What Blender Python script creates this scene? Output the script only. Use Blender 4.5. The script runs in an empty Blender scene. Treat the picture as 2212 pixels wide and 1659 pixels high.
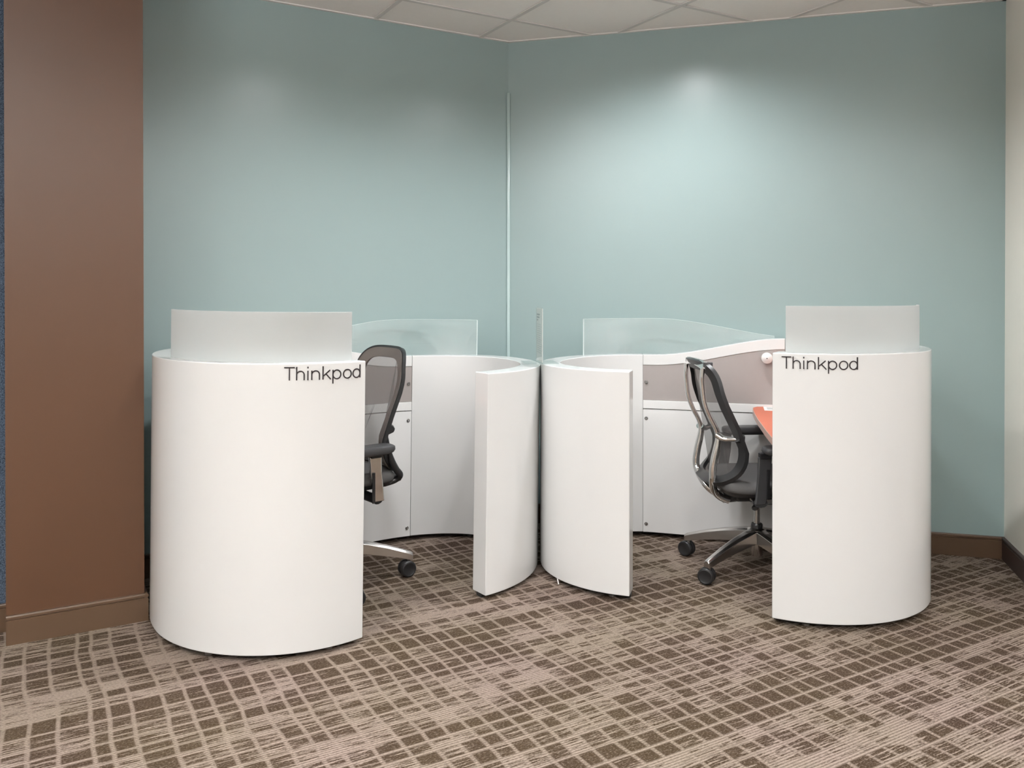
import bpy, bmesh, math, random
from mathutils import Vector, Matrix

R_ = math.radians
random.seed(7)
scn = bpy.context.scene
COL = scn.collection

# ---------------------------------------------------------------- camera, light, exposure
cam_d = bpy.data.cameras.new('camera')
cam_d.sensor_fit = 'HORIZONTAL'
cam_d.sensor_width = 36.0
cam_d.lens = 1812.4 / 2212 * 36.0
cam_d.shift_y = -(829.5 - 639.94) / 2212
cam_d.clip_start = 0.02
cam = bpy.data.objects.new('camera', cam_d)
COL.objects.link(cam)
cam.location = (0, 0, 1.29)
cam.rotation_euler = (R_(90) - 0.00603, 0, 0)
scn.camera = cam

vs = scn.view_settings
vs.view_transform = 'Standard'
vs.look = 'None'
vs.gamma = 1.0
vs.use_curve_mapping = False
vs.exposure = 0.0

world = bpy.data.worlds.new('world')
scn.world = world
world.use_nodes = True
world.node_tree.nodes['Background'].inputs['Color'].default_value = (0.9, 0.92, 1.0, 1)
world.node_tree.nodes['Background'].inputs['Strength'].default_value = 0.15

# room frame: K = corner of the two teal walls, DL along the left wall, DR along the right wall
K = Vector((-0.0208, 4.7221))
DL = Vector((0.86370, 0.50400)); NL = Vector((0.50400, -0.86370))
DR = Vector((0.96160, -0.27446)); NR = Vector((-0.27446, -0.96160))
HC = 2.6895
TILE = 0.6096
S0 = 0.3447; T0 = -0.7921
def rp(t, s): return K + DL * t + NL * s          # point t along the left wall, s out from it

# recessed ceiling downlights, one every second tile, rows three tiles apart
SPOT_W = 130
def downlight(t, s, w=SPOT_W, ang=158, col=(0.972, 0.985, 1.0)):
    p = rp(t, s)
    d = bpy.data.lights.new('downlight', 'SPOT')
    d.energy = w; d.spot_size = R_(ang); d.spot_blend = 0.8
    d.shadow_soft_size = 0.075; d.color = col
    o = bpy.data.objects.new('downlight', d); COL.objects.link(o)
    o.location = (p.x, p.y, HC - 0.012)
    return o
for t, s in ((-1.097, 1.259), (0.122, 1.259),
             (0.122, 3.088), (-1.097, 3.088), (-2.316, 3.088), (-3.535, 3.088),
             (1.341, 3.088), (0.122, 4.917), (1.341, 4.917),  # unseen, added for more light on the right pod's side
             (-1.097, 4.917), (-2.316, 4.917), (-3.535, 4.917), (-4.754, 4.917)):
    downlight(t, s, SPOT_W if s < 2 else SPOT_W * 0.38)

# unseen fill lamps behind the viewer, added to brighten the ceiling
for x, y in ((-1.6, 0.4), (0.6, -0.9), (-2.6, -1.8), (2.6, -1.6)):
    d = bpy.data.lights.new('ceiling_fill', 'AREA'); d.shape = 'RECTANGLE'; d.size = 1.2; d.size_y = 0.18; d.energy = 185; d.color = (0.972, 0.985, 1.0)
    o = bpy.data.objects.new('ceiling_fill', d); COL.objects.link(o); o.location = (x, y, 2.15); o.rotation_euler = (math.pi, 0, R_(30))

# ---------------------------------------------------------------- materials
def new_mat(name):
    m = bpy.data.materials.new(name); m.use_nodes = True
    nt = m.node_tree
    for n in list(nt.nodes): nt.nodes.remove(n)
    out = nt.nodes.new('ShaderNodeOutputMaterial')
    return m, nt, out
def N(nt, typ, **kw):
    n = nt.nodes.new(typ)
    for k, v in kw.items(): setattr(n, k, v)
    return n
def L(nt, a, b): nt.links.new(a, b)
def setin(n, **kw):
    for k, v in kw.items():
        n.inputs[k.replace('_', ' ')].default_value = v
def val(nt, op, a, b=None, c=None, clamp=False):
    n = N(nt, 'ShaderNodeMath', operation=op); n.use_clamp = clamp
    for i, x in enumerate((a, b, c)):
        if x is None: continue
        if hasattr(x, 'is_linked') or hasattr(x, 'links'): L(nt, x, n.inputs[i])
        else: n.inputs[i].default_value = x
    return n.outputs[0]
def rgb(h):
    f = lambda c: ((c / 255 + 0.055) / 1.055) ** 2.4 if c / 255 > 0.04045 else c / 255 / 12.92
    return (f(h[0]), f(h[1]), f(h[2]), 1)
def pbr(name, color, rough=0.5, metal=0.0, spec=0.5, noise=0.0, nscale=30, bump=0.0, bscale=200, coat=0.0, rvar=0.0):
    m, nt, out = new_mat(name)
    b = N(nt, 'ShaderNodeBsdfPrincipled')
    c = color if len(color) == 4 else (*color, 1)
    setin(b, Base_Color=c, Roughness=rough, Metallic=metal)
    b.inputs['Specular IOR Level'].default_value = spec
    b.inputs['Coat Weight'].default_value = coat
    b.inputs['Coat Roughness'].default_value = 0.04
    tc = N(nt, 'ShaderNodeTexCoord')
    nz = N(nt, 'ShaderNodeTexNoise'); setin(nz, Scale=nscale, Detail=3.0)
    L(nt, tc.outputs['Object'], nz.inputs['Vector'])
    if noise:
        mx = N(nt, 'ShaderNodeMix', data_type='RGBA', blend_type='MULTIPLY')
        mx.inputs[0].default_value = 1.0
        mx.inputs[6].default_value = c
        mr = N(nt, 'ShaderNodeMapRange'); setin(mr, To_Min=1 - noise, To_Max=1 + noise)
        L(nt, nz.outputs['Fac'], mr.inputs['Value'])
        L(nt, mr.outputs['Result'], mx.inputs[7])
        L(nt, mx.outputs[2], b.inputs['Base Color'])
    if rvar:
        mr = N(nt, 'ShaderNodeMapRange'); setin(mr, To_Min=rough - rvar, To_Max=rough + rvar)
        L(nt, nz.outputs['Fac'], mr.inputs['Value']); L(nt, mr.outputs['Result'], b.inputs['Roughness'])
    if bump:
        n2 = N(nt, 'ShaderNodeTexNoise'); setin(n2, Scale=bscale, Detail=2.0)
        L(nt, tc.outputs['Object'], n2.inputs['Vector'])
        bp = N(nt, 'ShaderNodeBump'); setin(bp, Strength=bump, Distance=0.002)
        L(nt, n2.outputs['Fac'], bp.inputs['Height']); L(nt, bp.outputs['Normal'], b.inputs['Normal'])
    L(nt, b.outputs[0], out.inputs[0])
    return m

M = {}
M['teal'] = pbr('teal_wall_paint', (0.292, 0.380, 0.375), 0.29, spec=0.5, noise=0.015, nscale=2, bump=0.05, bscale=350)
M['brown'] = pbr('brown_wall_paint', (0.082, 0.039, 0.020), 0.38, spec=0.45, noise=0.03, nscale=2, bump=0.05, bscale=350)
M['offwhite'] = pbr('offwhite_wall_paint', (0.86, 0.82, 0.74), 0.5, noise=0.01, bump=0.05, bscale=350)
M['roomwhite'] = pbr('plain_wall_paint', (0.68, 0.66, 0.62), 0.6, noise=0.01)
M['base'] = pbr('brown_vinyl_base', (0.090, 0.054, 0.032), 0.33, spec=0.5, noise=0.08, nscale=8)
M['ceiltile'] = pbr('ceiling_tile', (0.90, 0.875, 0.84), 0.9, noise=0.02, nscale=60, bump=0.25, bscale=240)
M['grid'] = pbr('ceiling_grid_metal', (0.68, 0.655, 0.63), 0.5)
M['angle'] = pbr('wall_angle_metal', (0.75, 0.73, 0.70), 0.5)
M['pod'] = pbr('gloss_white_laminate', (0.755, 0.755, 0.745), 0.10, spec=0.5, noise=0.004, nscale=1.5)
M['panel'] = pbr('white_panel', (0.84, 0.835, 0.825), 0.22, noise=0.004)
M['grey'] = pbr('warm_grey_laminate', (0.36, 0.325, 0.31), 0.5, noise=0.02, nscale=40)
M['black'] = pbr('black_plastic', (0.014, 0.014, 0.015), 0.38, noise=0.1)
M['plinth'] = pbr('black_plinth', (0.012, 0.011, 0.010), 0.7)
M['charcoal'] = pbr('charcoal_plastic', (0.045, 0.045, 0.047), 0.45, noise=0.08)
M['chrome'] = pbr('chrome', (0.82, 0.81, 0.80), 0.07, metal=1.0, rvar=0.02)
M['alu'] = pbr('polished_aluminium', (0.60, 0.58, 0.56), 0.24, metal=1.0, rvar=0.04)
M['steel'] = pbr('steel', (0.55, 0.54, 0.53), 0.3, metal=1.0)
M['screw'] = pbr('dull_screw_metal', (0.30, 0.29, 0.28), 0.4, metal=1.0)
M['seatfab'] = pbr('grey_seat_mesh', (0.085, 0.082, 0.080), 0.8, noise=0.25, nscale=500, bump=0.4, bscale=600)
M['border'] = pbr('taupe_mesh_border', (0.115, 0.100, 0.090), 0.75, noise=0.25, nscale=450, bump=0.4, bscale=600)
M['orange'] = pbr('coral_laminate', (0.56, 0.150, 0.085), 0.45, noise=0.03, nscale=20)
M['edgeband'] = pbr('tan_edge_band', (0.45, 0.29, 0.24), 0.35)
M['ink'] = pbr('dark_lettering', (0.020, 0.014, 0.016), 0.4)
M['paper'] = pbr('paper', (0.80, 0.80, 0.78), 0.7, noise=0.02)
M['print'] = pbr('grey_print', (0.20, 0.21, 0.22), 0.7)
M['knob'] = pbr('white_knob', (0.80, 0.77, 0.75), 0.25)

def fabric_blue():
    m, nt, out = new_mat('blue_speckled_fabric')
    tc = N(nt, 'ShaderNodeTexCoord'); nz = N(nt, 'ShaderNodeTexNoise'); setin(nz, Scale=260.0, Detail=3.0)
    L(nt, tc.outputs['Object'], nz.inputs['Vector'])
    cr = N(nt, 'ShaderNodeValToRGB'); e = cr.color_ramp.elements
    e[0].position = 0.35; e[0].color = (0.010, 0.022, 0.042, 1)
    e[1].position = 0.68; e[1].color = (0.085, 0.115, 0.16, 1)
    L(nt, nz.outputs['Fac'], cr.inputs['Fac'])
    b = N(nt, 'ShaderNodeBsdfPrincipled'); setin(b, Roughness=0.95); L(nt, cr.outputs['Color'], b.inputs['Base Color'])
    bp = N(nt, 'ShaderNodeBump'); setin(bp, Strength=0.5, Distance=0.002); L(nt, nz.outputs['Fac'], bp.inputs['Height'])
    L(nt, bp.outputs['Normal'], b.inputs['Normal']); L(nt, b.outputs[0], out.inputs[0])
    return m
M['bluefab'] = fabric_blue()

def glass_mat(name, tint, refl=1.0, veil=0.05):
    m, nt, out = new_mat(name)
    tr = N(nt, 'ShaderNodeBsdfTransparent'); tr.inputs[0].default_value = (*tint, 1)
    gl = N(nt, 'ShaderNodeBsdfGlossy'); gl.inputs[0].default_value = (1, 1, 1, 1); gl.inputs['Roughness'].default_value = 0.02
    fr = N(nt, 'ShaderNodeFresnel'); fr.inputs[0].default_value = 1.45
    df = N(nt, 'ShaderNodeBsdfDiffuse'); df.inputs[0].default_value = (0.82, 0.86, 0.86, 1)
    nz = N(nt, 'ShaderNodeTexNoise'); setin(nz, Scale=4.0)
    tc = N(nt, 'ShaderNodeTexCoord'); L(nt, tc.outputs['Object'], nz.inputs['Vector'])
    veilv = val(nt, 'MULTIPLY', nz.outputs['Fac'], veil * 2)  # diffuse white mixed in as a painted haze of reflected light
    m0 = N(nt, 'ShaderNodeMixShader'); L(nt, veilv, m0.inputs[0]); L(nt, tr.outputs[0], m0.inputs[1]); L(nt, df.outputs[0], m0.inputs[2])
    m1 = N(nt, 'ShaderNodeMixShader'); ge = N(nt, 'ShaderNodeNewGeometry')
    L(nt, val(nt, 'MULTIPLY', val(nt, 'MULTIPLY', fr.outputs[0], refl), val(nt, 'SUBTRACT', 1.0, ge.outputs['Backfacing'])), m1.inputs[0])
    L(nt, m0.outputs[0], m1.inputs[1]); L(nt, gl.outputs[0], m1.inputs[2])
    L(nt, m1.outputs[0], out.inputs[0])
    return m
M['glass'] = glass_mat('clear_acrylic', (0.95, 0.975, 0.97), 1.0, 0.17)
M['signglass'] = glass_mat('clear_sign_acrylic', (0.93, 0.95, 0.94), 0.8, 0.10)

def frosted():
    m, nt, out = new_mat('frosted_acrylic')
    df = N(nt, 'ShaderNodeBsdfDiffuse'); df.inputs[0].default_value = (0.72, 0.735, 0.73, 1)
    tl = N(nt, 'ShaderNodeBsdfTranslucent'); tl.inputs[0].default_value = (0.86, 0.89, 0.885, 1)
    tr = N(nt, 'ShaderNodeBsdfRefraction'); tr.inputs['Roughness'].default_value = 0.5; tr.inputs['IOR'].default_value = 1.05
    tr.inputs[0].default_value = (0.9, 0.93, 0.92, 1)
    gl = N(nt, 'ShaderNodeBsdfGlossy'); gl.inputs['Roughness'].default_value = 0.3
    nz = N(nt, 'ShaderNodeTexNoise'); setin(nz, Scale=700.0); tc = N(nt, 'ShaderNodeTexCoord'); L(nt, tc.outputs['Object'], nz.inputs['Vector'])
    bp = N(nt, 'ShaderNodeBump'); setin(bp, Strength=0.08, Distance=0.001); L(nt, nz.outputs['Fac'], bp.inputs['Height'])
    L(nt, bp.outputs['Normal'], gl.inputs['Normal'])
    a = N(nt, 'ShaderNodeMixShader'); a.inputs[0].default_value = 0.42; L(nt, df.outputs[0], a.inputs[1]); L(nt, tl.outputs[0], a.inputs[2])
    b = N(nt, 'ShaderNodeMixShader'); b.inputs[0].default_value = 0.22; L(nt, a.outputs[0], b.inputs[1]); L(nt, tr.outputs[0], b.inputs[2])
    c = N(nt, 'ShaderNodeMixShader'); c.inputs[0].default_value = 0.05; L(nt, b.outputs[0], c.inputs[1]); L(nt, gl.outputs[0], c.inputs[2])
    L(nt, c.outputs[0], out.inputs[0])
    return m
M['frost'] = frosted()
M['polished'] = pbr('polished_acrylic_edge', (0.80, 0.87, 0.86), 0.2)

def mesh_fabric():
    m, nt, out = new_mat('see_through_chair_mesh')
    tr = N(nt, 'ShaderNodeBsdfTransparent')
    b = N(nt, 'ShaderNodeBsdfPrincipled'); setin(b, Base_Color=(0.17, 0.16, 0.155, 1), Roughness=0.7)
    nz = N(nt, 'ShaderNodeTexNoise'); setin(nz, Scale=600.0, Detail=1.0)
    tc = N(nt, 'ShaderNodeTexCoord'); L(nt, tc.outputs['Object'], nz.inputs['Vector'])
    mr = N(nt, 'ShaderNodeMapRange'); setin(mr, To_Min=0.22, To_Max=0.56); L(nt, nz.outputs['Fac'], mr.inputs['Value'])
    mx = N(nt, 'ShaderNodeMixShader'); L(nt, mr.outputs[0], mx.inputs[0]); L(nt, tr.outputs[0], mx.inputs[1]); L(nt, b.outputs[0], mx.inputs[2])
    L(nt, mx.outputs[0], out.inputs[0])
    return m
M['mesh'] = mesh_fabric()

def carpet():
    m, nt, out = new_mat('patterned_carpet')
    tc = N(nt, 'ShaderNodeTexCoord')
    mp = N(nt, 'ShaderNodeMapping'); mp.inputs['Rotation'].default_value = (0, 0, -math.atan2(DL.y, DL.x))
    L(nt, tc.outputs['Object'], mp.inputs['Vector'])
    # small wobble of the woven lines
    wn = N(nt, 'ShaderNodeTexNoise'); setin(wn, Scale=5.0, Detail=2.0); L(nt, mp.outputs[0], wn.inputs['Vector'])
    sp = N(nt, 'ShaderNodeSeparateXYZ'); L(nt, mp.outputs[0], sp.inputs[0])
    ws = N(nt, 'ShaderNodeSeparateColor'); L(nt, wn.outputs['Color'], ws.inputs[0])
    a = val(nt, 'ADD', sp.outputs[0], val(nt, 'MULTIPLY', val(nt, 'SUBTRACT', ws.outputs[0], 0.5), 0.022))
    b = val(nt, 'ADD', sp.outputs[1], val(nt, 'MULTIPLY', val(nt, 'SUBTRACT', ws.outputs[1], 0.5), 0.010))
    # the columns drift slowly across the weave
    def vor(w, scale, feat, rnd):
        v = N(nt, 'ShaderNodeTexVoronoi', voronoi_dimensions='1D', feature=feat)
        L(nt, w, v.inputs['W']); setin(v, Scale=scale, Randomness=rnd)
        return v
    dv = N(nt, 'ShaderNodeCombineXYZ'); L(nt, val(nt, 'MULTIPLY', b, 1.1), dv.inputs[0]); L(nt, val(nt, 'MULTIPLY', a, 0.35), dv.inputs[1])
    dn = N(nt, 'ShaderNodeTexNoise'); setin(dn, Scale=1.0, Detail=1.0); L(nt, dv.outputs[0], dn.inputs['Vector'])
    a2 = val(nt, 'ADD', a, val(nt, 'MULTIPLY', dn.outputs['Fac'], 0.09))
    colE = vor(a2, 14.5, 'DISTANCE_TO_EDGE', 0.75).outputs['Distance']
    colC = vor(a2, 14.5, 'F1', 0.75).outputs['Color']
    rowE = vor(b, 15.0, 'DISTANCE_TO_EDGE', 1.0).outputs['Distance']
    rowC = vor(b, 15.0, 'F1', 1.0).outputs['Color']
    cc = N(nt, 'ShaderNodeSeparateColor'); L(nt, colC, cc.inputs[0])
    rc = N(nt, 'ShaderNodeSeparateColor'); L(nt, rowC, rc.inputs[0])
    cv = N(nt, 'ShaderNodeCombineXYZ'); L(nt, cc.outputs[0], cv.inputs[0]); L(nt, rc.outputs[0], cv.inputs[1])
    wh = N(nt, 'ShaderNodeTexWhiteNoise', noise_dimensions='2D'); L(nt, cv.outputs[0], wh.inputs['Vector'])
    r = wh.outputs['Value']
    # streaks along the weave
    sv = N(nt, 'ShaderNodeCombineXYZ'); L(nt, val(nt, 'MULTIPLY', a, 9.0), sv.inputs[0]); L(nt, val(nt, 'MULTIPLY', b, 130.0), sv.inputs[1])
    st = N(nt, 'ShaderNodeTexNoise'); setin(st, Scale=1.0, Detail=2.0, Roughness=0.6); L(nt, sv.outputs[0], st.inputs['Vector'])
    pin = val(nt, 'SINE', val(nt, 'MULTIPLY', sp.outputs[1], 2 * math.pi / 0.0105))
    # large patches where the stripes win over the blocks
    bv = N(nt, 'ShaderNodeCombineXYZ'); L(nt, val(nt, 'MULTIPLY', a, 1.9), bv.inputs[0]); L(nt, val(nt, 'MULTIPLY', b, 5.5), bv.inputs[1])
    bn = N(nt, 'ShaderNodeTexNoise'); setin(bn, Scale=1.0, Detail=3.0, Roughness=0.6); L(nt, bv.outputs[0], bn.inputs['Vector'])
    big = val(nt, 'SUBTRACT', bn.outputs['Fac'], 0.5)
    thr = val(nt, 'ADD', val(nt, 'ADD', 0.585, val(nt, 'MULTIPLY', val(nt, 'SUBTRACT', r, 0.5), 0.20)), val(nt, 'MULTIPLY', big, 0.50))
    thr = val(nt, 'ADD', thr, val(nt, 'MULTIPLY', val(nt, 'SUBTRACT', rc.outputs[1], 0.5), 0.26))
    dark = val(nt, 'MULTIPLY_ADD', val(nt, 'SUBTRACT', thr, st.outputs['Fac']), 8.0, 0.5, clamp=True)
    # yarn grain: fine loops, a little longer along the weave
    gv = N(nt, 'ShaderNodeCombineXYZ'); L(nt, val(nt, 'MULTIPLY', sp.outputs[0], 120.0), gv.inputs[0]); L(nt, val(nt, 'MULTIPLY', sp.outputs[1], 230.0), gv.inputs[1])
    gn = N(nt, 'ShaderNodeTexNoise'); setin(gn, Scale=1.0, Detail=3.0, Roughness=0.75); L(nt, gv.outputs[0], gn.inputs['Vector'])
    gr = val(nt, 'SUBTRACT', gn.outputs['Fac'], 0.5)
    # light lines between the blocks, ragged at the edges
    def line(e, w):
        return val(nt, 'MULTIPLY_ADD', val(nt, 'SUBTRACT', val(nt, 'ADD', e, val(nt, 'MULTIPLY', gr, 0.34)), w), 11.0, 0.5, clamp=True)
    cl = line(colE, 0.075); rl = line(rowE, 0.080)
    cells = val(nt, 'MULTIPLY', val(nt, 'MAXIMUM', cl, val(nt, 'MULTIPLY', st.outputs['Fac'], 0.62)), val(nt, 'MAXIMUM', rl, 0.12))
    dark = val(nt, 'MULTIPLY', dark, cells)
    # the light ground keeps its pin stripes
    stripe = val(nt, 'MULTIPLY_ADD', val(nt, 'ADD', pin, val(nt, 'MULTIPLY', gr, 3.0)), 0.34, 0.27, clamp=True)
    dark = val(nt, 'MAXIMUM', val(nt, 'MULTIPLY', dark, 1.0), val(nt, 'MULTIPLY', stripe, 1.0))
    dark = val(nt, 'ADD', dark, val(nt, 'MULTIPLY', gr, -2.6), clamp=True)
    # tone drift between rosy and olive taupe
    tn = N(nt, 'ShaderNodeTexNoise'); setin(tn, Scale=2.2, Detail=2.0); L(nt, mp.outputs[0], tn.inputs['Vector'])
    tf = val(nt, 'MULTIPLY_ADD', val(nt, 'SUBTRACT', tn.outputs['Fac'], 0.5), 3.0, 0.5, clamp=True)
    dk = N(nt, 'ShaderNodeMix', data_type='RGBA'); L(nt, tf, dk.inputs[0])
    dk.inputs[6].default_value = (0.044, 0.027, 0.017, 1); dk.inputs[7].default_value = (0.051, 0.034, 0.018, 1)
    lt = N(nt, 'ShaderNodeMix', data_type='RGBA'); L(nt, tf, lt.inputs[0])
    lt.inputs[6].default_value = (0.298, 0.234, 0.200, 1); lt.inputs[7].default_value = (0.285, 0.234, 0.186, 1)
    mx = N(nt, 'ShaderNodeMix', data_type='RGBA'); L(nt, dark, mx.inputs[0]); L(nt, lt.outputs[2], mx.inputs[6]); L(nt, dk.outputs[2], mx.inputs[7])
    bsdf = N(nt, 'ShaderNodeBsdfPrincipled'); setin(bsdf, Roughness=0.95); bsdf.inputs['Specular IOR Level'].default_value = 0.1
    L(nt, mx.outputs[2], bsdf.inputs['Base Color'])
    hgt = val(nt, 'ADD', val(nt, 'MULTIPLY', gn.outputs['Fac'], 1.0), val(nt, 'MULTIPLY', pin, 0.25))
    bp = N(nt, 'ShaderNodeBump'); setin(bp, Strength=0.55, Distance=0.004); L(nt, hgt, bp.inputs['Height']); L(nt, bp.outputs['Normal'], bsdf.inputs['Normal'])
    L(nt, bsdf.outputs[0], out.inputs[0])
    return m
M['carpet'] = carpet()

# ---------------------------------------------------------------- mesh helpers
class MB:
    def __init__(self): self.v = []; self.f = []
    def add(self, vs, fs):
        o = len(self.v); self.v += [tuple(x) for x in vs]; self.f += [tuple(i + o for i in f) for f in fs]; return self
    def box(self, c, s, mat=None):
        x, y, z = s[0] / 2, s[1] / 2, s[2] / 2
        vs = [Vector((i * x, j * y, k * z)) for i in (-1, 1) for j in (-1, 1) for k in (-1, 1)]
        if mat is not None: vs = [mat @ q for q in vs]
        vs = [q + Vector(c) for q in vs]
        return self.add(vs, [(0, 1, 3, 2), (4, 6, 7, 5), (0, 4, 5, 1), (2, 3, 7, 6), (0, 2, 6, 4), (1, 5, 7, 3)])
    def prism(self, poly, z0, z1):
        n = len(poly)
        vs = [(p[0], p[1], z0) for p in poly] + [(p[0], p[1], z1) for p in poly]
        fs = [tuple(range(n))[::-1], tuple(range(n, 2 * n))] + [(i, (i + 1) % n, n + (i + 1) % n, n + i) for i in range(n)]
        return self.add(vs, fs)
    def loft(self, rings, cap=True, closed=True):
        n = len(rings[0]); vs = [p for r in rings for p in r]; fs = []
        for i in range(len(rings) - 1):
            for j in range(n if closed else n - 1):
                a, b = i * n + j, i * n + (j + 1) % n
                fs.append((a, b, b + n, a + n))
        if cap: fs += [tuple(range(n))[::-1], tuple(range((len(rings) - 1) * n, len(rings) * n))]
        return self.add(vs, fs)
    def tube(self, pts, rad, n=12, flat=1.0, side=Vector((0, 1, 0))):
        pts = [Vector(p) for p in pts]; rings = []
        for i, p in enumerate(pts):
            t = (pts[min(i + 1, len(pts) - 1)] - pts[max(i - 1, 0)]).normalized()
            s = side - t * side.dot(t)
            if s.length < 1e-4: s = Vector((1, 0, 0)) - t * t.x
            s.normalize(); u = t.cross(s)
            r = rad[i] if isinstance(rad, (list, tuple)) else rad
            rings.append([p + s * (math.cos(2 * math.pi * k / n) * r * flat) + u * (math.sin(2 * math.pi * k / n) * r) for k in range(n)])
        return self.loft(rings)
    def cyl(self, p0, p1, r0, r1=None, n=24):
        return self.tube([p0, p1], [r0, r0 if r1 is None else r1], n)
    def lathe(self, prof, c=(0, 0, 0), n=28, axis=None):
        rings = []
        for r, z in prof:
            rings.append([Vector((math.cos(2 * math.pi * k / n) * r, math.sin(2 * math.pi * k / n) * r, z)) for k in range(n)])
        if axis is not None: rings = [[axis @ q for q in rr] for rr in rings]
        rings = [[q + Vector(c) for q in rr] for rr in rings]
        return self.loft(rings)
    def build(self, name, mat, parent=None, bevel=0.0, smooth=True, ang=35, seg=2):
        me = bpy.data.meshes.new(name)
        me.from_pydata(self.v, [], self.f); me.validate()
        bm = bmesh.new(); bm.from_mesh(me)
        bmesh.ops.remove_doubles(bm, verts=bm.verts, dist=1e-6)
        bmesh.ops.recalc_face_normals(bm, faces=bm.faces)
        bm.to_mesh(me); bm.free()
        if smooth:
            me.shade_smooth(); me.set_sharp_from_angle(angle=R_(ang))
        me.materials.append(mat)
        o = bpy.data.objects.new(name, me); COL.objects.link(o)
        if parent is not None: o.parent = parent
        if bevel:
            b = o.modifiers.new('bevel', 'BEVEL'); b.width = bevel; b.segments = seg; b.limit_method = 'ANGLE'; b.angle_limit = R_(ang); b.harden_normals = True
        return o
def thing(name, label, cat, loc=(0, 0, 0), rz=0, group=None):
    o = bpy.data.objects.new(name, None); COL.objects.link(o); o.empty_display_size = 0.1
    o.location = loc; o.rotation_euler = (0, 0, rz); o['label'] = label; o['category'] = cat
    if group: o['group'] = group
    return o
def struct(o, label):
    o['kind'] = 'structure'; o['label'] = label; return o
def smooth01(x):
    x = max(0.0, min(1.0, x)); return x * x * (3 - 2 * x)
def interp(tab, x):
    if x <= tab[0][0]: return tab[0][1]
    for (a, b), (c, d) in zip(tab, tab[1:]):
        if x <= c: return b + (d - b) * (x - a) / (c - a)
    return tab[-1][1]

# ---------------------------------------------------------------- the room
RCOR = Vector((2.3706, 4.0303))
RCOR = K + DR * (RCOR - K).dot(DR)                      # right end of the teal wall
def wall(name, p, q, back, mat, label, thick=0.12, z0=0.0, z1=HC):
    n = back.normalized()
    poly = [p, q, q + n * thick, p + n * thick]
    o = MB().prism(poly, z0, z1).build(name, mat, smooth=False)
    return struct(o, label)
floor_poly = [(-7.5, -5), (5.2, -5), (5.2, 5.4), (-7.5, 5.4)]
struct(MB().prism(floor_poly, -0.05, 0.0).build('floor', M['carpet'], smooth=False), 'brown and taupe carpet woven in blocks and stripes')

PN = 0.524                                               # pilaster face out from the left wall
PA0, PA1 = -0.0555, 0.410
ka = K.dot(DL)
def la(a, n): return K + DL * (a - ka) + NL * n
wl0 = la(-6.0, 0); 
wall('wall_left', la(PA1 - 0.2, 0), K, -NL, M['teal'], 'teal painted wall behind the left pod')
wall('wall_right', K, RCOR, -NR, M['teal'], 'teal painted wall behind the right pod')
wall('wall_pilaster', la(PA0, PN), la(PA1, PN), -NL, M['brown'], 'dark brown painted pilaster at the left of the pods', thick=PN)
wall('wall_fabric', la(-5.4, 0.373), la(PA0 - 0.001, 0.373), -NL, M['bluefab'], 'blue speckled fabric wall beyond the brown pilaster')
WEND = RCOR + NR * 0.8
wall('wall_offwhite', RCOR, WEND, DR, M['offwhite'], 'off-white wall at the right edge of the teal wall', thick=0.10)
wall('wall_return', WEND + DR * 0.1, WEND + DR * 3.4, -NR, M['roomwhite'], 'plain white wall returning to the right')
wall('wall_back', Vector((-7.4, -4.9)), Vector((5.1, -4.9)), Vector((0, -1)), M['roomwhite'], 'plain white wall behind the camera')
wall('wall_east', Vector((5.1, -4.9)), Vector((5.1, 2.6)), Vector((1, 0)), M['roomwhite'], 'plain white wall far to the right')
wall('wall_west', Vector((-5.2, -4.9)), Vector((-5.2, 1.8)), Vector((-1, 0)), M['roomwhite'], 'plain white wall far to the left')
# softly rounded joint between the teal walls
b1 = -DL; b2 = DR
fil = []
half = (b1.angle(b2)) / 2; r = 0.012
bis = (b1 + b2).normalized(); cc = K + bis * (r / math.sin(half))
t1 = K + b1 * (r / math.tan(half)); t2 = K + b2 * (r / math.tan(half))
a1 = math.atan2((t1 - cc).y, (t1 - cc).x); a2 = math.atan2((t2 - cc).y, (t2 - cc).x)
if a2 > a1: a2 -= 2 * math.pi
if a1 - a2 > math.pi: a2 += 2 * math.pi
arc = [cc + Vector((math.cos(a1 + (a2 - a1) * i / 8), math.sin(a1 + (a2 - a1) * i / 8))) * r for i in range(9)]
tr1 = MB().prism([K - bis * 0.001] + [p - bis * 0.0006 for p in arc], 0.0, HC - 0.03).build('trim_1', M['teal'], ang=20)
struct(tr1, 'rounded painted joint in the corner of the teal walls')

# slim half-round cable raceway running up the corner
rw = MB(); n = 14
rings = []
for z in (0.107, 2.398, 2.402):
    k = 1.0 if z < 2.4 else 0.8
    rings.append([Vector((*(K + bis * 0.006 + bis * (0.011 * k * math.cos(t)) + Vector((-bis.y, bis.x)) * (0.011 * k * math.sin(t))), z)) for t in [2 * math.pi * i / n for i in range(n)]])
M['raceway'] = pbr('teal_gloss_raceway', (0.42, 0.53, 0.52), 0.22, spec=0.6)
struct(rw.loft(rings).build('trim_2', M['raceway'], ang=50), 'slim painted cable raceway running up the corner')

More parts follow.
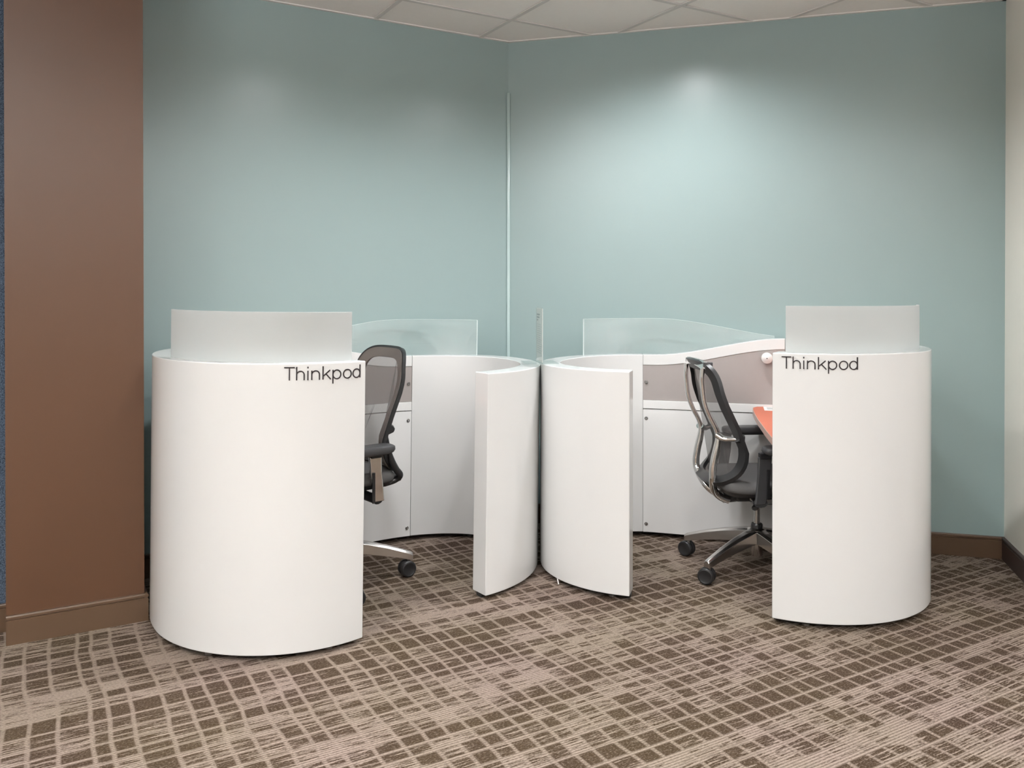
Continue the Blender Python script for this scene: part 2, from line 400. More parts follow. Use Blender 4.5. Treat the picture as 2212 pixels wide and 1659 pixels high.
# baseboards with a bead near the top
def baseboard(name, p, q, out, label, mat=None):
    prof = [(0, 0), (0.013, 0), (0.013, 0.086), (0.0085, 0.0885), (0.0085, 0.0915), (0.014, 0.094), (0.014, 0.1015), (0.0105, 0.106), (0, 0.106)]
    o = out.normalized(); rings = []
    for e in (p, q): rings.append([Vector((e.x + o.x * a, e.y + o.y * a, h)) for a, h in prof])
    return struct(MB().loft(rings).build(name, mat or M['base'], smooth=False), label)
M['basedark'] = pbr('dark_vinyl_base', (0.040, 0.025, 0.022), 0.35, noise=0.08)
baseboard('baseboard_pilaster', la(PA0, PN), la(PA1, PN), NL, 'brown vinyl baseboard on the pilaster')
baseboard('baseboard_pilaster_side', la(PA1, PN + 0.013), la(PA1, 0), DL, 'brown vinyl baseboard on the pilaster side')
baseboard('baseboard_fabric', la(-5.4, 0.373), la(PA0 - 0.002, 0.373), NL, 'brown vinyl baseboard under the blue fabric wall')
baseboard('baseboard_left', la(PA1 + 0.015, 0), K - DL * 0.02, NL, 'brown vinyl baseboard under the left teal wall')
baseboard('baseboard_right', K + DR * 0.02, RCOR - DR * 0.0, NR, 'brown vinyl baseboard under the right teal wall')
baseboard('baseboard_offwhite', RCOR + NR * 0.014, WEND, -DR, 'dark brown vinyl baseboard under the off-white wall', M['basedark'])

# ceiling: slab, hung tiles cut to the walls, T-bar grid, wall angle
ceil = struct(MB().prism(floor_poly, HC + 0.06, HC + 0.10).build('ceiling', M['ceiltile'], smooth=False), 'suspended ceiling of white square tiles')
def clip(poly, p, n):
    out = []
    for i in range(len(poly)):
        a, b = poly[i], poly[(i + 1) % len(poly)]
        da, db = (a - p).dot(n), (b - p).dot(n)
        if da >= 0: out.append(a)
        if (da >= 0) != (db >= 0): out.append(a + (b - a) * (da / (da - db)))
    return out
def clip_room(poly, m=0.004):
    for p, n in ((K + NL * m, NL), (K + NR * m, NR)):
        poly = clip(poly, p, n)
        if len(poly) < 3: return []
    cy = sum(q.y for q in poly) / len(poly)
    if cy > WEND.y - 0.3: poly = clip(poly, RCOR - DR * m, -DR)
    return poly if len(poly) >= 3 else []
tiles = 0
for i in range(-12, 9):
    for j in range(-1, 14):
        t = T0 + i * TILE; s = S0 + j * TILE
        g = 0.010
        poly = [rp(t + g, s + g), rp(t + TILE - g, s + g), rp(t + TILE - g, s + TILE - g), rp(t + g, s + TILE - g)]
        poly = clip_room(poly)
        if not poly: continue
        c = sum((p for p in poly), Vector((0, 0))) / len(poly)
        if not (-5.0 < c.x < 4.9 and -4.7 < c.y): continue
        ar = abs(sum(poly[k].cross(poly[(k + 1) % len(poly)]) for k in range(len(poly)))) / 2
        if ar < 0.004: continue
        MB().prism(poly, HC + 0.002, HC + 0.018).build('ceiling_tile', M['ceiltile'], ceil, smooth=False); tiles += 1
def bar(p, q, w, z0, z1, name, mat):
    d = (q - p).normalized(); n = Vector((-d.y, d.x)) * (w / 2)
    poly = clip_room([p + n, q + n, q - n, p - n], 0.001)
    if poly: MB().prism(poly, z0, z1).build(name, mat, ceil, smooth=False)
for i in range(-12, 10):
    t = T0 + i * TILE
    bar(rp(t, 0), rp(t, 8.6), 0.024, HC - 0.004, HC + 0.001, 'grid_bar', M['grid'])
for j in range(0, 15):
    s = S0 + j * TILE
    bar(rp(-7.5, s), rp(5.5, s), 0.024, HC - 0.0035, HC + 0.001, 'grid_bar', M['grid'])
for p, q, n in ((la(PA1, 0), K, NL), (K, RCOR, NR), (RCOR, WEND, -DR)):
    MB().prism([p, q, q + n * 0.018, p + n * 0.018], HC - 0.005, HC + 0.001).build('wall_angle', M['angle'], ceil, smooth=False)

# ---------------------------------------------------------------- pods
T = 0.094
def make_pod(cfg, label):
    q = cfg
    Rh, Rl, D, Lc, co, po, off = (q[k] for k in ('Rh', 'Rl', 'D', 'L', 'co', 'po', 'off'))
    bl = D - Rl; bh = bl + off
    sgn = q['sgn']                                    # local y = sgn * v  (v toward the room)
    root = thing('study_pod', label, 'study pod')
    ang = q['ang']
    if sgn > 0: u = Vector((-math.cos(ang), -math.sin(ang), 0))
    else: u = Vector((math.cos(ang), -math.sin(ang), 0))
    y = Vector((0, 0, 1)).cross(u)
    Rz = Matrix(((u.x, y.x, 0, 0), (u.y, y.y, 0, 0), (0, 0, 1, 0), (0, 0, 0, 1)))
    up = Vector((q['tau'], q['tau2'], 1)).normalized()
    tilt = Vector((0, 0, 1)).rotation_difference(up).to_matrix().to_4x4()
    piv = Vector((*q['piv'], 0))
    root.matrix_world = Matrix.Translation(piv) @ tilt @ Matrix.Translation(-piv) @ Matrix.Translation((q['cx'], q['cy'], 0)) @ Rz
    MW = root.matrix_world.copy()
    t0 = math.pi / 2 + math.asin(co / Rh)
    eb = q['eback']
    # path parameters: (kind, t); point(param, inset)
    def pt(par, ins, thin=True):
        k, t = par
        e = 0.0
        if thin:
            if k == 'B': e = eb * smooth01(-t / (math.pi / 2) * 1.6)
            elif k == 'C': e = eb
            elif k == 'D': e = eb * (1 - smooth01((-t - math.pi / 2) / (math.pi / 2) * 1.5 - 0.15))
        ins2 = max(ins, e)
        if k == 'A': return (Lc + (Rh - ins) * math.cos(t), off + (Rh - ins) * math.sin(t))
        if k == 'B': return (Lc + (Rh - ins) * math.cos(t), off + (bh - ins2) * math.sin(t))
        if k == 'C': return (t, -(bl - ins2))
        if k == 'D': return ((Rl - ins) * math.cos(t), (bl - ins2) * math.sin(t))
        if k == 'E': return ((Rl - ins) * math.cos(t), (Rl - ins) * math.sin(t))
        return (t, Rl - ins)
    def lin(a, b, n): return [a + (b - a) * i / n for i in range(n + 1)]
    uhi, ulo = q['uhi'], q['ulo']
    tl = -math.acos(ulo / (Rl - T)) if ulo < 0 else None
    full = [('A', t) for t in lin(t0, 0, 44)] + [('B', t) for t in lin(0, -math.pi / 2, 36)[1:]]
    gap = 0.0009
    segH = full + [('C', x) for x in lin(Lc, uhi + gap, 10)[1:]]
    segB = [('C', x) for x in lin(uhi - gap, 0, 30)] + [('D', t) for t in lin(-math.pi / 2, tl + gap, 8)[1:]]
    segL = [('D', t) for t in lin(tl - gap, -math.pi, 36)] + [('E', t) for t in lin(math.pi, math.pi / 2, 44)[1:]]
    if po > 0: segL.append(('F', po))
    Hl, Hh = q['Hlo'], q['Hhi']; sh = q['shift']
    def top(par):
        k, t = par
        if k in 'AB': return Hh
        if k in 'EF': return Hl
        x = t if k == 'C' else pt(par, T)[0]
        return Hl + (Hh - Hl) * smooth01((x - sh) / 0.665)
    def gtop(par):
        x = pt(par, T)[0]
        return q['gmax'] - (q['gmax'] - Hh) * smooth01((x - sh) / 0.75)
    P3 = lambda uv, z: Vector((uv[0], sgn * uv[1], z))
    G = 0.024
    def slab(seg, i0, i1, z0, z1, name, mat, bevel=0.0, par=root, thin=True):
        f0 = z0 if callable(z0) else (lambda p: z0); f1 = z1 if callable(z1) else (lambda p: z1)
        rings = []
        for p in seg:
            a, b = pt(p, i0, thin), pt(p, i1, thin)
            rings.append([P3(a, f0(p)), P3(b, f0(p)), P3(b, f1(p)), P3(a, f1(p))])
        return MB().loft(rings).build(name, mat, par, bevel=bevel, ang=28)
    slab(segH, 0, T, G, top, 'curved_shell', M['pod'], 0.0035)['label'] = 'tall curved white shell with the lettering'
    slab(segL, 0, T, G, top, 'curved_shell', M['pod'], 0.0035)['label'] = 'low curved white shell'
    core = slab(segB, 0, T - 0.016, G, lambda p: top(p) - 0.0005, 'back_panel', M['pod'], 0.0)
    slab(segH + segB + segL, 0.03, T - 0.03, 0.010, G + 0.002, 'plinth', M['plinth'])
    # inner lining of the flat back: white curved band, grey board, white rail, lower panel
    def gtopband(p): return top(p) - 0.0545
    i0, i1 = T - 0.0165, T
    slab(segB, i0, i1, lambda p: gtopband(p), top, 'upper_band', M['pod'], 0.0025)
    slab(segB, i0, T - 0.003, 0.719, lambda p: gtopband(p) - 0.0008, 'grey_board', M['grey'])
    slab(segB, i0, T + 0.003, 0.674, 0.7175, 'white_rail', M['panel'], 0.0015)
    slab(segB, i0, i1, G, 0.670, 'lower_panel', M['panel'], 0.0015)
    # screws along both seams
    for uu in (ulo + 0.016, uhi - 0.022):
        vv = -(bl - T)
        if uu < 0: vv = -(bl - T) * math.sqrt(1 - (uu / (Rl - T)) ** 2)
        for zz in (0.813, 0.622, 0.067):
            o = MB().lathe([(0.0001, 0.0), (0.0095, 0.0), (0.0098, 0.002), (0.0078, 0.0045), (0.004, 0.0047), (0.0035, 0.0020), (0.0001, 0.0020)], n=14,
                       axis=Matrix.Rotation(-sgn * math.pi / 2, 3, 'X')).build('screw', M['screw'], root)
            o.location = P3((uu, vv - 0.002), zz)
    # frosted privacy panel on the tall shell
    fs = [('A', t) for t in lin(t0 - q['fr0'], q['fr1'], 40)]
    slab(fs, 0.0455, 0.0515, Hh - 0.004, Hh + q['fh'], 'frosted_panel', M['frost'], 0.0008)
    # clear panel along the back
    gs = [('C', x) for x in lin(q['gu0'], 0, 26)] + [('D', t) for t in lin(-math.pi / 2, q['gt1'], 26)[1:]]
    gt = lambda p: max(gtop(p), top(p) + 0.001)
    cp = slab(gs, 0.0455, 0.0515, lambda p: top(p) - 0.004, gt, 'clear_panel', M['glass'])
    slab(gs, 0.0457, 0.0513, lambda p: gt(p) + 0.0002, lambda p: gt(p) + 0.0012, 'polished_edge', M['polished'], par=cp)
    g1 = gs[-1][1]; slab([('D', g1 - 0.0003), ('D', g1 - 0.0045)], 0.0457, 0.0513, Hl + 0.0005, gt, 'polished_edge', M['polished'], par=cp)
    # work surface at the tall end
    ins = T + 0.002
    edge = q['desk']
    base = [pt(p, ins) for p in segH]
    v_top = edge[-1]; poly = []
    for x, v in base:
        if v > 0 and x < edge[-1][0]: continue
        poly.append((x, v))
    poly = [e for e in reversed(edge)][:0] + poly
    poly = [p for p in poly if not (p[1] < -0.2 and p[0] < edge[0][0])]
    poly = poly + edge
    z1 = q['dz']; z0 = z1 - 0.028
    ws = MB().prism([P3(p, 0)[:2] for p in poly], z0 + 0.001, z1).build('work_surface', M['orange'], root, bevel=0.001)
    ring = []
    for (x, v) in edge:
        ring.append([P3((x - 0.003, v), z0), P3((x + 0.001, v), z0), P3((x + 0.001, v), z1 - 0.0008), P3((x - 0.003, v), z1 - 0.0008)])
    MB().loft(ring).build('edge_band', M['edgeband'], ws)
    # white ball knob on the grey board
    if q.get('knob'):
        ku = q['knob']
        kb = MB().lathe([(0.0001, 0), (0.012, 0.0), (0.012, 0.012), (0.020, 0.014), (0.0265, 0.022), (0.029, 0.031), (0.0265, 0.041), (0.018, 0.048), (0.006, 0.0515), (0.0001, 0.052)],
                    n=28, axis=Matrix.Rotation(-sgn * math.pi / 2, 3, 'X')).build('coat_knob', M['knob'], root)
        kb.location = P3((ku, -(bl - T) - 0.003), 0.954)
        sc = MB().lathe([(0.0001, 0.0), (0.003, 0.0), (0.003, 0.0006), (0.0001, 0.0006)], n=10, axis=Matrix.Rotation(-sgn * math.pi / 2, 3, 'X')).build('screw_hole', M['charcoal'], kb)
        sc.location = P3((0, 0.0517), 0)
    # levelling feet under the shell
    for p in (segH[6], segH[30], segH[60], segL[20], segL[-6]):
        c = pt(p, T / 2)
        w = MW @ P3(c, 0.012); zl = -w.z + 0.012
        MB().cyl(P3(c, zl + 0.0005), P3(c, 0.014), 0.014, n=14).build('levelling_foot', M['steel'], root)
    # dark strip that closes the slit where the pods touch
    if q.get('joint'):
        MB().box((*P3(q['joint'], 0)[:2], 0.48), (0.016, 0.016, 0.90)).build('joint_strip', M['plinth'], root)
    if q.get('tie'):
        MB().tube([P3(q['tie'], 0.028), P3((q['tie'][0] + 0.003, q['tie'][1] + 0.004), 0.016), P3((q['tie'][0] + 0.008, q['tie'][1] + 0.010), 0.003)], 0.0028, 8, 0.5).build('cable_tie', M['knob'], root)
    # raised lettering
    cap = 0.047; base_z = q['textz']; w = 0.045
    def ell(cx, cy, rx, ry, a0, a1, n=26):
        return [(cx + rx * math.cos(R_(a0 + (a1 - a0) * i / n)), cy + ry * math.sin(R_(a0 + (a1 - a0) * i / n))) for i in range(n + 1)]
    def arch(x0, x1): return ell((x0 + x1) / 2, 0.40, (x1 - x0) / 2, 0.27, 180, 0, 16) + [(x1, 0)]
    X = dict(T=(0, 0.76), h=(0.90, 1.44), i=(1.715,), n=(2.0, 2.57), k=(2.84, 3.46), p=(3.61, 4.25), o=(4.45, 5.12), d=(5.29, 5.905))
    glyphs = [
        ('T', [[(0, 0.955), (0.76, 0.955)], [(0.38, 0), (0.38, 0.955)]]),
        ('h', [[(0.90, 0), (0.90, 1)], arch(0.90, 1.44)]),
        ('i', [[(1.715, 0), (1.715, 0.70)], [(1.715, 0.875), (1.715, 1.0)]]),
        ('n', [[(2.0, 0), (2.0, 0.70)], arch(2.0, 2.57)]),
        ('k', [[(2.84, 0), (2.84, 1)], [(2.84, 0.24), (3.38, 0.70)], [(3.06, 0.42), (3.44, 0)]]),
        ('p', [[(3.61, -0.34), (3.61, 0.70)], ell(3.925, 0.345, 0.315, 0.33, 0, 360, 30)]),
        ('o', [ell(4.79, 0.345, 0.33, 0.33, 0, 360, 30)]),
        ('d', [[(5.905, 0), (5.905, 1)], ell(5.59, 0.345, 0.315, 0.33, 0, 360, 30)]),
    ]
    # arc length table of the tall front
    tab = []; s = 0; prev = None
    for t in lin(t0, 0, 200):
        p = pt(('A', t), 0)
        if prev: s += math.hypot(p[0] - prev[0], p[1] - prev[1])
        tab.append((s, t)); prev = p
    def on_shell(x, yv, out):
        sx = q['text0'] + q['textdir'] * x * cap
        return P3(pt(('A', interp(tab, sx)), -out), base_z + yv * cap)
    for name, strokes in glyphs:
        mb = MB()
        for st in strokes:
            pts = []
            for a, b in zip(st, st[1:]):
                n = max(1, int(math.hypot(b[0] - a[0], b[1] - a[1]) / 0.12))
                pts += [(a[0] + (b[0] - a[0]) * i / n, a[1] + (b[1] - a[1]) * i / n) for i in range(n)]
            pts.append(st[-1])
            closed = math.hypot(st[0][0] - st[-1][0], st[0][1] - st[-1][1]) < 1e-6
            rings = []
            for i, p in enumerate(pts):
                a = pts[i - 1] if i > 0 else (pts[-2] if closed else p)
                b = pts[i + 1] if i < len(pts) - 1 else (pts[1] if closed else p)
                dx, dy = b[0] - a[0], b[1] - a[1]; l = math.hypot(dx, dy) or 1
                nx, ny = -dy / l * w, dx / l * w
                A = (p[0] + nx, p[1] + ny); B = (p[0] - nx, p[1] - ny)
                rings.append([on_shell(*A, -0.0006), on_shell(*B, -0.0006), on_shell(*B, 0.0022), on_shell(*A, 0.0022)])
            mb.loft(rings)
        mb.build('letter', M['ink'], root, smooth=False)
    return root, MW, pt, P3

podL = dict(Rh=.4991, Rl=.5984, D=1.0283, L=.6996, co=.093, po=0, off=.1789, cx=-.4775, cy=3.9697, ang=.6585, tau=.0132, tau2=-.0046,
            piv=(-.657, 3.699), sgn=1, eback=0.034, uhi=.53, ulo=-.18, Hlo=.9554, Hhi=1.0398, shift=-.125, gmax=1.141,
            fr0=.062, fr1=-0.02, fh=.178, gu0=.47, gt1=-2.665, dz=.706, textz=.9815, text0=.304, textdir=-1,
            desk=[(.535, -.325), (.515, -.30), (.50, -.26), (.505, -.12), (.525, .05), (.555, .25), (.585, .45), (.61, .575)])
podR = dict(Rh=.5126, Rl=.4716, D=1.0563, L=.7074, co=.124, po=.02, off=.0404, cx=.6045, cy=3.9265, ang=.2949, tau=0.0, tau2=0.0,
            piv=(.940, 3.831), sgn=-1, eback=0.004, uhi=.651, ulo=-.059, Hlo=.9566, Hhi=1.0518, shift=-.005, gmax=1.146,
            fr0=.084, fr1=-0.02, fh=.181, gu0=.60, gt1=-2.51, dz=.708, textz=.9935, text0=.035, textdir=1, knob=.564, tie=(-.318, .345), joint=(-.481, -.005),
            desk=[(.56, -.487), (.515, -.472), (.499, -.43), (.500, -.36), (.510, -.22), (.526, -.05), (.548, .14), (.563, .274), (.581, .412), (.585, .44)])
make_pod(podL, 'white curved study pod standing beside the brown pilaster')
make_pod(podR, 'white curved study pod with the coral work surface, nearest the off-white wall')

# ---------------------------------------------------------------- chairs
PROF = [(-0.262, 0.981), (-0.246, 0.940), (-0.235, 0.899), (-0.225, 0.838), (-0.198, 0.762), (-0.165, 0.694), (-0.139, 0.647), (-0.124, 0.596), (-0.126, 0.539), (-0.147, 0.486), (-0.186, 0.445), (-0.221, 0.418)]
def catmull(pts, n=8):
    out = []
    for i in range(len(pts) - 1):
        p = [Vector(pts[max(0, min(len(pts) - 1, i + k))]) for k in (-1, 0, 1, 2)]
        for j in range(n):
            t = j / n
            out.append(0.5 * ((2 * p[1]) + (p[2] - p[0]) * t + (2 * p[0] - 5 * p[1] + 4 * p[2] - p[3]) * t * t + (3 * p[1] - p[0] - 3 * p[2] + p[3]) * t ** 3))
    out.append(Vector(pts[-1]))
    return out
PC = catmull(PROF)
QL = [0.0]
for a, b in zip(PC, PC[1:]): QL.append(QL[-1] + (b - a).length)
QT = QL[-1]
def prof_at(qv):
    qv = max(0, min(QT, qv))
    for i in range(len(QL) - 1):
        if qv <= QL[i + 1]:
            f = (qv - QL[i]) / (QL[i + 1] - QL[i]); p = PC[i].lerp(PC[i + 1], f); d = (PC[i + 1] - PC[i]).normalized(); return p, Vector((-d.y, d.x))
    return PC[-1], Vector((1, 0))
WT = [(0, 0.200), (0.10, 0.212), (0.25, 0.222), (0.5, 0.232), (0.75, 0.232), (0.9, 0.222), (1.0, 0.21)]
def back_pt(th, k, depth, dz):
    ex = 0.42
    c, s = math.cos(th), math.sin(th)
    sy = math.copysign(abs(c) ** ex, c); sq = math.copysign(abs(s) ** ex, s)
    ky, kq = 1 - (1 - k) * 1.0, 1 - (1 - k) * 0.72
    qv = QT / 2 * (1 - sq * kq)
    w = interp(WT, qv / QT); yv = w * sy * ky
    p, n = prof_at(qv)
    x = p.x - 0.042 * (1 - (yv / w) ** 2)
    return Vector((x + n.x * depth, yv, p.y + n.y * depth + dz))
def ring_band(k0, k1, d0, d1, dz, n=72):
    mb = MB(); rings = []
    for i in range(n + 1):
        th = 2 * math.pi * i / n
        rings.append([back_pt(th, k0, d0, dz), back_pt(th, k1, d0, dz), back_pt(th, k1, d1, dz), back_pt(th, k0, d1, dz)])
    return mb.loft(rings, cap=False)
def sup(x0, x1, w, e=0.38, n=48, k=1.0):
    cx, hx = (x0 + x1) / 2, (x1 - x0) / 2; out = []
    for i in range(n):
        th = 2 * math.pi * i / n; c, s = math.cos(th), math.sin(th)
        out.append((cx + hx * k * math.copysign(abs(c) ** e, c), w * k * math.copysign(abs(s) ** e, s)))
    return out

def make_chair(label, loc, yaw, base_ang, dz, chrome, pad_x, pad_h, swivel):
    c = thing('office_chair', label, 'office chair', (loc[0], loc[1], 0), yaw)
    b = base_ang - yaw
    # backrest
    MBf = ring_band(1.0, 0.80, -0.014, 0.003, dz); MBf.build('backrest_frame', M['black'], c, ang=50)
    ring_band(0.945, 0.745, 0.004, 0.009, dz).build('mesh_border', M['border'], c, ang=50)
    mb = MB(); rings = []
    for k in (0.78, 0.62, 0.46, 0.30, 0.15, 0.02):
        rings.append([back_pt(2 * math.pi * i / 72, k, 0.004, dz) for i in range(72)])
    mb.loft(rings, cap=True).build('backrest_mesh', M['mesh'], c, ang=60)
    if chrome:
        up = [(-0.297, 0.945), (-0.300, 0.905), (-0.297, 0.860), (-0.288, 0.790), (-0.265, 0.729), (-0.238, 0.678), (-0.226, 0.634), (-0.231, 0.592), (-0.243, 0.540), (-0.250, 0.484), (-0.245, 0.432), (-0.224, 0.384), (-0.189, 0.350), (-0.150, 0.335)]
        cu = catmull(up, 5)
        for s in (-1, 1):
            pts = []; rad = []
            for p in cu:
                f = smooth01((0.47 - p.y) / 0.12)
                pts.append((p.x, s * (0.130 - 0.075 * f), p.y + dz)); rad.append(0.0105 + 0.0065 * smooth01((0.68 - p.y) / 0.10))
            MB().tube(pts, rad, 12, 0.85).build('back_upright', M['chrome'], c, ang=60)
            br = catmull([(-0.232, s * 0.130, 0.648 + dz), (-0.205, s * 0.150, 0.633 + dz), (-0.170, s * 0.180, 0.636 + dz), (-0.140, s * 0.205, 0.640 + dz)], 5)
            MB().tube(br, [0.021 - 0.010 * i / (len(br) - 1) for i in range(len(br))], 10, 0.75, Vector((0, 0, 1))).build('back_branch', M['chrome'], c, ang=60)
            MB().loft([[Vector((-0.165 + dx, s * (0.212 + dy), 0.642 + dzz + dz)) for dx, dzz in ((-0.012 * k, -0.016 * k), (0.028, -0.020 * k), (0.030, 0.020 * k), (0.010, 0.022 * k))] for dy, k in ((-0.016, 0.7), (0.0, 1.0), (0.014, 0.6))]).build('back_bracket', M['black'], c, bevel=0.003)
        barp = []
        for i in range(13):
            yv = -0.134 + 0.268 * i / 12; f = 1 - (yv / 0.134) ** 2
            xx = -0.300 - 0.008 * f; h = 0.965 + 0.006 * f + dz; lo = 0.028 - 0.010 * f
            barp.append([Vector((xx, yv, h - lo)), Vector((xx + 0.016, yv, h - lo + 0.002)), Vector((xx + 0.022, yv, h + 0.010)), Vector((xx + 0.006, yv, h + 0.012))])
        MB().loft(barp).build('top_bar', M['chrome'], c, bevel=0.003, ang=50)
        for s in (-1, 1):
            MB().box((-0.276, s * 0.138, 0.962 + dz), (0.04, 0.022, 0.022)).build('top_clip', M['charcoal'], c, bevel=0.003)
        MB().tube([(-0.165, 0, 0.338 + dz), (-0.11, 0, 0.345 + dz), (-0.05, 0, 0.36 + dz)], [0.028, 0.03, 0.03], 14, 1.6).build('pivot_arm', M['charcoal'], c)
        MB().lathe([(0.0001, -0.02), (0.017, -0.012), (0.021, 0), (0.017, 0.012), (0.0001, 0.02)], c=(-0.045, -0.075, 0.352 + dz), n=18).build('pivot_ball', M['chrome'], c)
    else:
        sp = catmull([(-0.145, 0.60), (-0.152, 0.55), (-0.166, 0.50), (-0.190, 0.455), (-0.212, 0.425), (-0.200, 0.402), (-0.15, 0.392)], 6)
        for s in (-1, 1):
            MB().tube([(p.x, s * (0.222 - 0.03 * smooth01((0.43 - p.y) / 0.04)), p.y + dz) for p in sp], [0.006 + 0.009 * min(1, i / 12) for i in range(len(sp))], 10, 1.0).build('back_upright', M['black'], c, ang=60)
            MB().loft([[Vector((-0.155 + dx * k, s * (0.215 + dy), 0.628 + dzz * k + dz)) for dx, dzz in ((0.01, -0.024), (-0.028, -0.012), (-0.036, 0.004), (-0.026, 0.020), (0.0, 0.034))] for dy, k in ((-0.018, 0.8), (0, 1.0), (0.014, 0.75))]).build('lumbar_knob', M['black'], c, bevel=0.003)
        MB().box((-0.20, 0, 0.40 + dz), (0.10, 0.36, 0.03)).build('back_yoke', M['charcoal'], c, bevel=0.01)
    # seat: pan and mesh-covered cushion
    x0, x1 = -0.215, 0.265
    def seat_ring(k, z, drop=0.0):
        out = []
        for px, py in sup(x0, x1, 0.245, k=k):
            fr = smooth01((px - 0.12) / 0.16)
            out.append(Vector((px, py, z - fr * 0.03 * (1 - drop) + dz)))
        return out
    MB().loft([seat_ring(0.90, 0.398, 1), seat_ring(0.985, 0.405), seat_ring(1.0, 0.418), seat_ring(0.995, 0.432), seat_ring(0.96, 0.444), seat_ring(0.80, 0.449), seat_ring(0.4, 0.441), seat_ring(0.05, 0.437)]).build('seat_cushion', M['seatfab'], c, ang=70)
    MB().loft([seat_ring(0.70, 0.370, 1), seat_ring(0.92, 0.384, 1), seat_ring(0.955, 0.404)]).build('seat_pan', M['black'], c, ang=60)
    MB().box((0.0, 0, 0.352 + dz), (0.25, 0.15, 0.045)).build('tilt_mechanism', M['charcoal'], c, bevel=0.012)
    MB().box((0.03, 0, 0.322 + dz), (0.13, 0.10, 0.03)).build('mechanism_cover', M['black'], c, bevel=0.010)
    MB().box((0.02, 0, 0.362 + dz), (0.10, 0.40, 0.022)).build('seat_rail', M['steel'], c, bevel=0.004)
    lev = catmull([(-0.02, -0.08, 0.345 + dz), (-0.06, -0.15, 0.342 + dz), (-0.085, -0.21, 0.335 + dz)], 5)
    MB().tube(lev, [0.006] * (len(lev) - 4) + [0.008, 0.011, 0.012, 0.009], 10, 1.4).build('lever', M['black'], c, ang=60)
    lev = catmull([(0.06, 0.08, 0.348 + dz), (0.03, 0.16, 0.345 + dz), (-0.01, 0.235, 0.338 + dz)], 5)
    MB().tube(lev, [0.005] * (len(lev) - 4) + [0.007, 0.009, 0.009, 0.007], 10, 1.4).build('lever', M['black'], c, ang=60)
    # arms
    for s in (-1, 1):
        arm = bpy.data.objects.new('armrest', None); COL.objects.link(arm); arm.parent = c
        rings = []
        for kz, kk in ((-0.006, 0.84), (0.0, 0.95), (0.010, 1.0), (0.024, 0.99), (0.030, 0.92)):
            rings.append([Vector((px, py + s * 0.272, pad_h - 0.03 + kz)) for px, py in [(pad_x[0] + (pad_x[1] - pad_x[0]) * (0.5 + 0.5 * kk * ((a - (pad_x[0] + pad_x[1]) / 2) / ((pad_x[1] - pad_x[0]) / 2))), w * kk) for a, w in sup(pad_x[0], pad_x[1], 0.046, e=0.5, n=36)]])
        MB().loft(rings).build('arm_pad', M['charcoal'], arm, ang=60)
        xm = -0.062
        prof = [(0, pad_h - 0.045), (-0.004, pad_h - 0.12), (-0.012, 0.43 + dz * 0.5), (-0.020, 0.365 + dz * 0.5)]
        rings = [[Vector((xm - dx * -1 * 1.0 + sx * (0.030 - 0.002 * i), s * 0.262 + sy * 0.009, h)) for sx, sy in ((-1, -1), (1, -1), (1, 1), (-1, 1))] for i, (dx, h) in enumerate(prof)]
        MB().loft(rings).build('arm_post', M['charcoal'] if chrome else M['chrome'], arm, bevel=0.006)
        MB().box((xm, s * 0.264, pad_h - 0.040), (0.052, 0.030, 0.026)).build('arm_collar', M['black'], arm, bevel=0.004)
        MB().box((xm + 0.012, s * 0.2725, 0.455), (0.014, 0.006, 0.13)).build('adjuster_slot', M['black'], arm, bevel=0.002)
        MB().tube([(xm - 0.018, s * 0.262, 0.372 + dz * 0.5), (xm, s * 0.20, 0.362 + dz * 0.8), (xm + 0.02, s * 0.08, 0.365 + dz)], [0.02, 0.018, 0.018], 12, 1.5, Vector((1, 0, 0))).build('arm_bracket', M['black'], arm)
    # column and five-star base
    MB().cyl((0, 0, 0.195), (0, 0, 0.325 + dz), 0.014).build('gas_lift', M['steel'], c)
    MB().lathe([(0.026, 0.190), (0.027, 0.206), (0.024, 0.212), (0.015, 0.213)], n=24).build('lift_collar', M['black'], c)
    MB().lathe([(0.024, 0.062), (0.026, 0.066), (0.026, 0.118), (0.032, 0.124), (0.034, 0.15), (0.045, 0.168), (0.044, 0.186), (0.034, 0.194), (0.018, 0.195)], n=28).build('base_hub', M['alu'], c)
    RB = 0.338
    for k in range(5):
        a = b + 2 * math.pi * k / 5
        ca, sa = math.cos(a), math.sin(a)
        secs = [(0.020, 0.034, 0.192, 0.128), (0.08, 0.030, 0.182, 0.124), (0.16, 0.026, 0.166, 0.113), (0.25, 0.0215, 0.143, 0.098), (0.315, 0.0185, 0.122, 0.084), (0.354, 0.017, 0.109, 0.074), (0.363, 0.015, 0.103, 0.074)]
        rings = []
        for r, hw, zt, zb in secs:
            r = r * RB / 0.345; rr = []
            for yy, zz in ((-hw, zb), (hw, zb), (hw * 0.92, zt - 0.008), (hw * 0.45, zt), (-hw * 0.45, zt), (-hw * 0.92, zt - 0.008)):
                rr.append(Vector((ca * r - sa * yy, sa * r + ca * yy, zz)))
            rings.append(rr)
        MB().loft(rings).build('base_leg', M['alu'], c, bevel=0.002, ang=30)
        # caster: hood and stem with two wheels
        cs = bpy.data.objects.new('caster', None); COL.objects.link(cs); cs.parent = c
        cs.location = (ca * RB, sa * RB, 0); cs.rotation_euler = (0, 0, R_(swivel + (0, 12, 6, 13, -14)[k]) - yaw)
        MB().cyl((0, 0, 0.05), (0, 0, 0.086), 0.0075, n=14).build('caster_stem', M['steel'], cs)
        hood = [Vector((0.018 * math.cos(t), 0, 0.036 + 0.030 * math.sin(t))) for t in [math.pi * i / 10 for i in range(11)]]
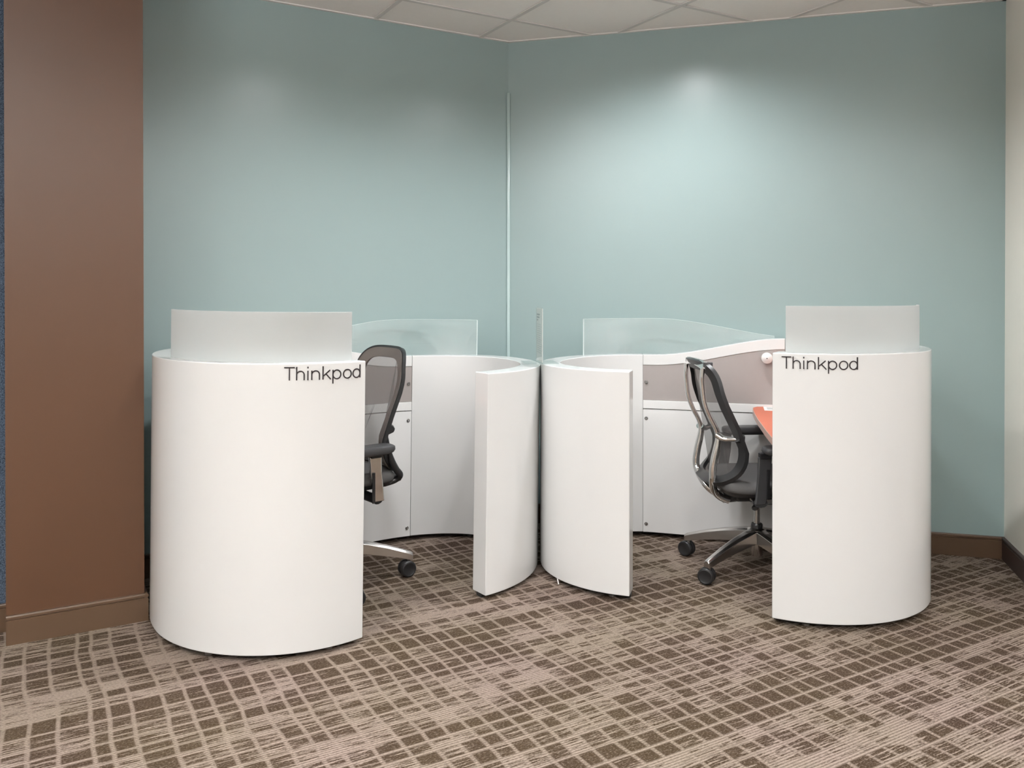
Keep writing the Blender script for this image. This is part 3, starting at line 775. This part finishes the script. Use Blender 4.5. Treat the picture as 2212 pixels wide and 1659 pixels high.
        MB().loft([[Vector((0.031 * math.cos(t) + 0.010, yv, 0.0345 + 0.033 * math.sin(t))) for t in [math.pi * i / 12 - 0.1 for i in range(13)]] + [Vector((0.010, yv, 0.026))] for yv in (-0.006, 0.006)]).build('caster_hood', M['black'], cs, bevel=0.002)
        for s in (-1, 1):
            MB().lathe([(0.0001, 0.0), (0.026, 0.0), (0.0335, 0.002), (0.0362, 0.006), (0.0362, 0.015), (0.0335, 0.0185), (0.028, 0.020), (0.0255, 0.0188), (0.0001, 0.0188)],
                       c=(0.010, s * 0.0065, 0.0364), n=28, axis=Matrix.Rotation(-s * math.pi / 2, 3, 'X')).build('caster_wheel', M['black'], cs)
    return c
make_chair('mesh-back office chair with chrome rear uprights facing the coral work surface', (1.138, 3.893), R_(4), R_(217), 0.0, True, (-0.075, 0.19), 0.618, 150)
make_chair('black framed mesh office chair half hidden behind the pod by the pilaster', (-0.798, 3.728), R_(180 + 39.6), R_(12), 0.055, False, (-0.145, 0.125), 0.634, -148)

# ---------------------------------------------------------------- small things
# clear sign holder standing where the two pods touch
sh = thing('sign_holder', 'clear acrylic sign holder standing where the two pods meet', 'sign holder', (0.128, 3.90, 0.9572), R_(6))
MB().box((0, 0, 0.0015), (0.155, 0.20, 0.003)).build('sign_base', M['signglass'], sh, bevel=0.0005)
MB().box((-0.0023, 0, 0.130), (0.002, 0.205, 0.254)).build('sign_sheet', M['signglass'], sh)
MB().box((0.0023, 0, 0.130), (0.002, 0.205, 0.254)).build('sign_sheet', M['signglass'], sh)
pp = MB().box((0, 0, 0.131), (0.0014, 0.198, 0.246)).build('sign_paper', M['paper'], sh)
random.seed(3)
for zz, ln, hh in ((0.224, 0.10, 0.007), (0.211, 0.085, 0.007), (0.198, 0.04, 0.006)):
    MB().box((-0.0009, 0.085 - ln / 2, zz), (0.0004, ln, hh)).build('print_line', M['print'], pp)
M['printpale'] = pbr('pale_print', (0.55, 0.56, 0.56), 0.7)
for i in range(14):
    ln = 0.12 + 0.04 * random.random()
    MB().box((-0.0009, 0.085 - ln / 2, 0.178 - i * 0.010), (0.0004, ln, 0.0035)).build('print_line', M['printpale'], pp)

# printed card lying on the coral desk
card = thing('paper_card', 'small white printed card lying on the coral work surface', 'card', (1.345, 4.13, 0.7083), R_(-14))
cp = MB().box((0, 0, 0.0006), (0.20, 0.14, 0.001)).build('card_sheet', M['paper'], card)
for i in range(3):
    MB().box((-0.055, 0.03 - i * 0.03, 0.0012), (0.06, 0.010, 0.0003)).build('print_line', M['print'], cp)
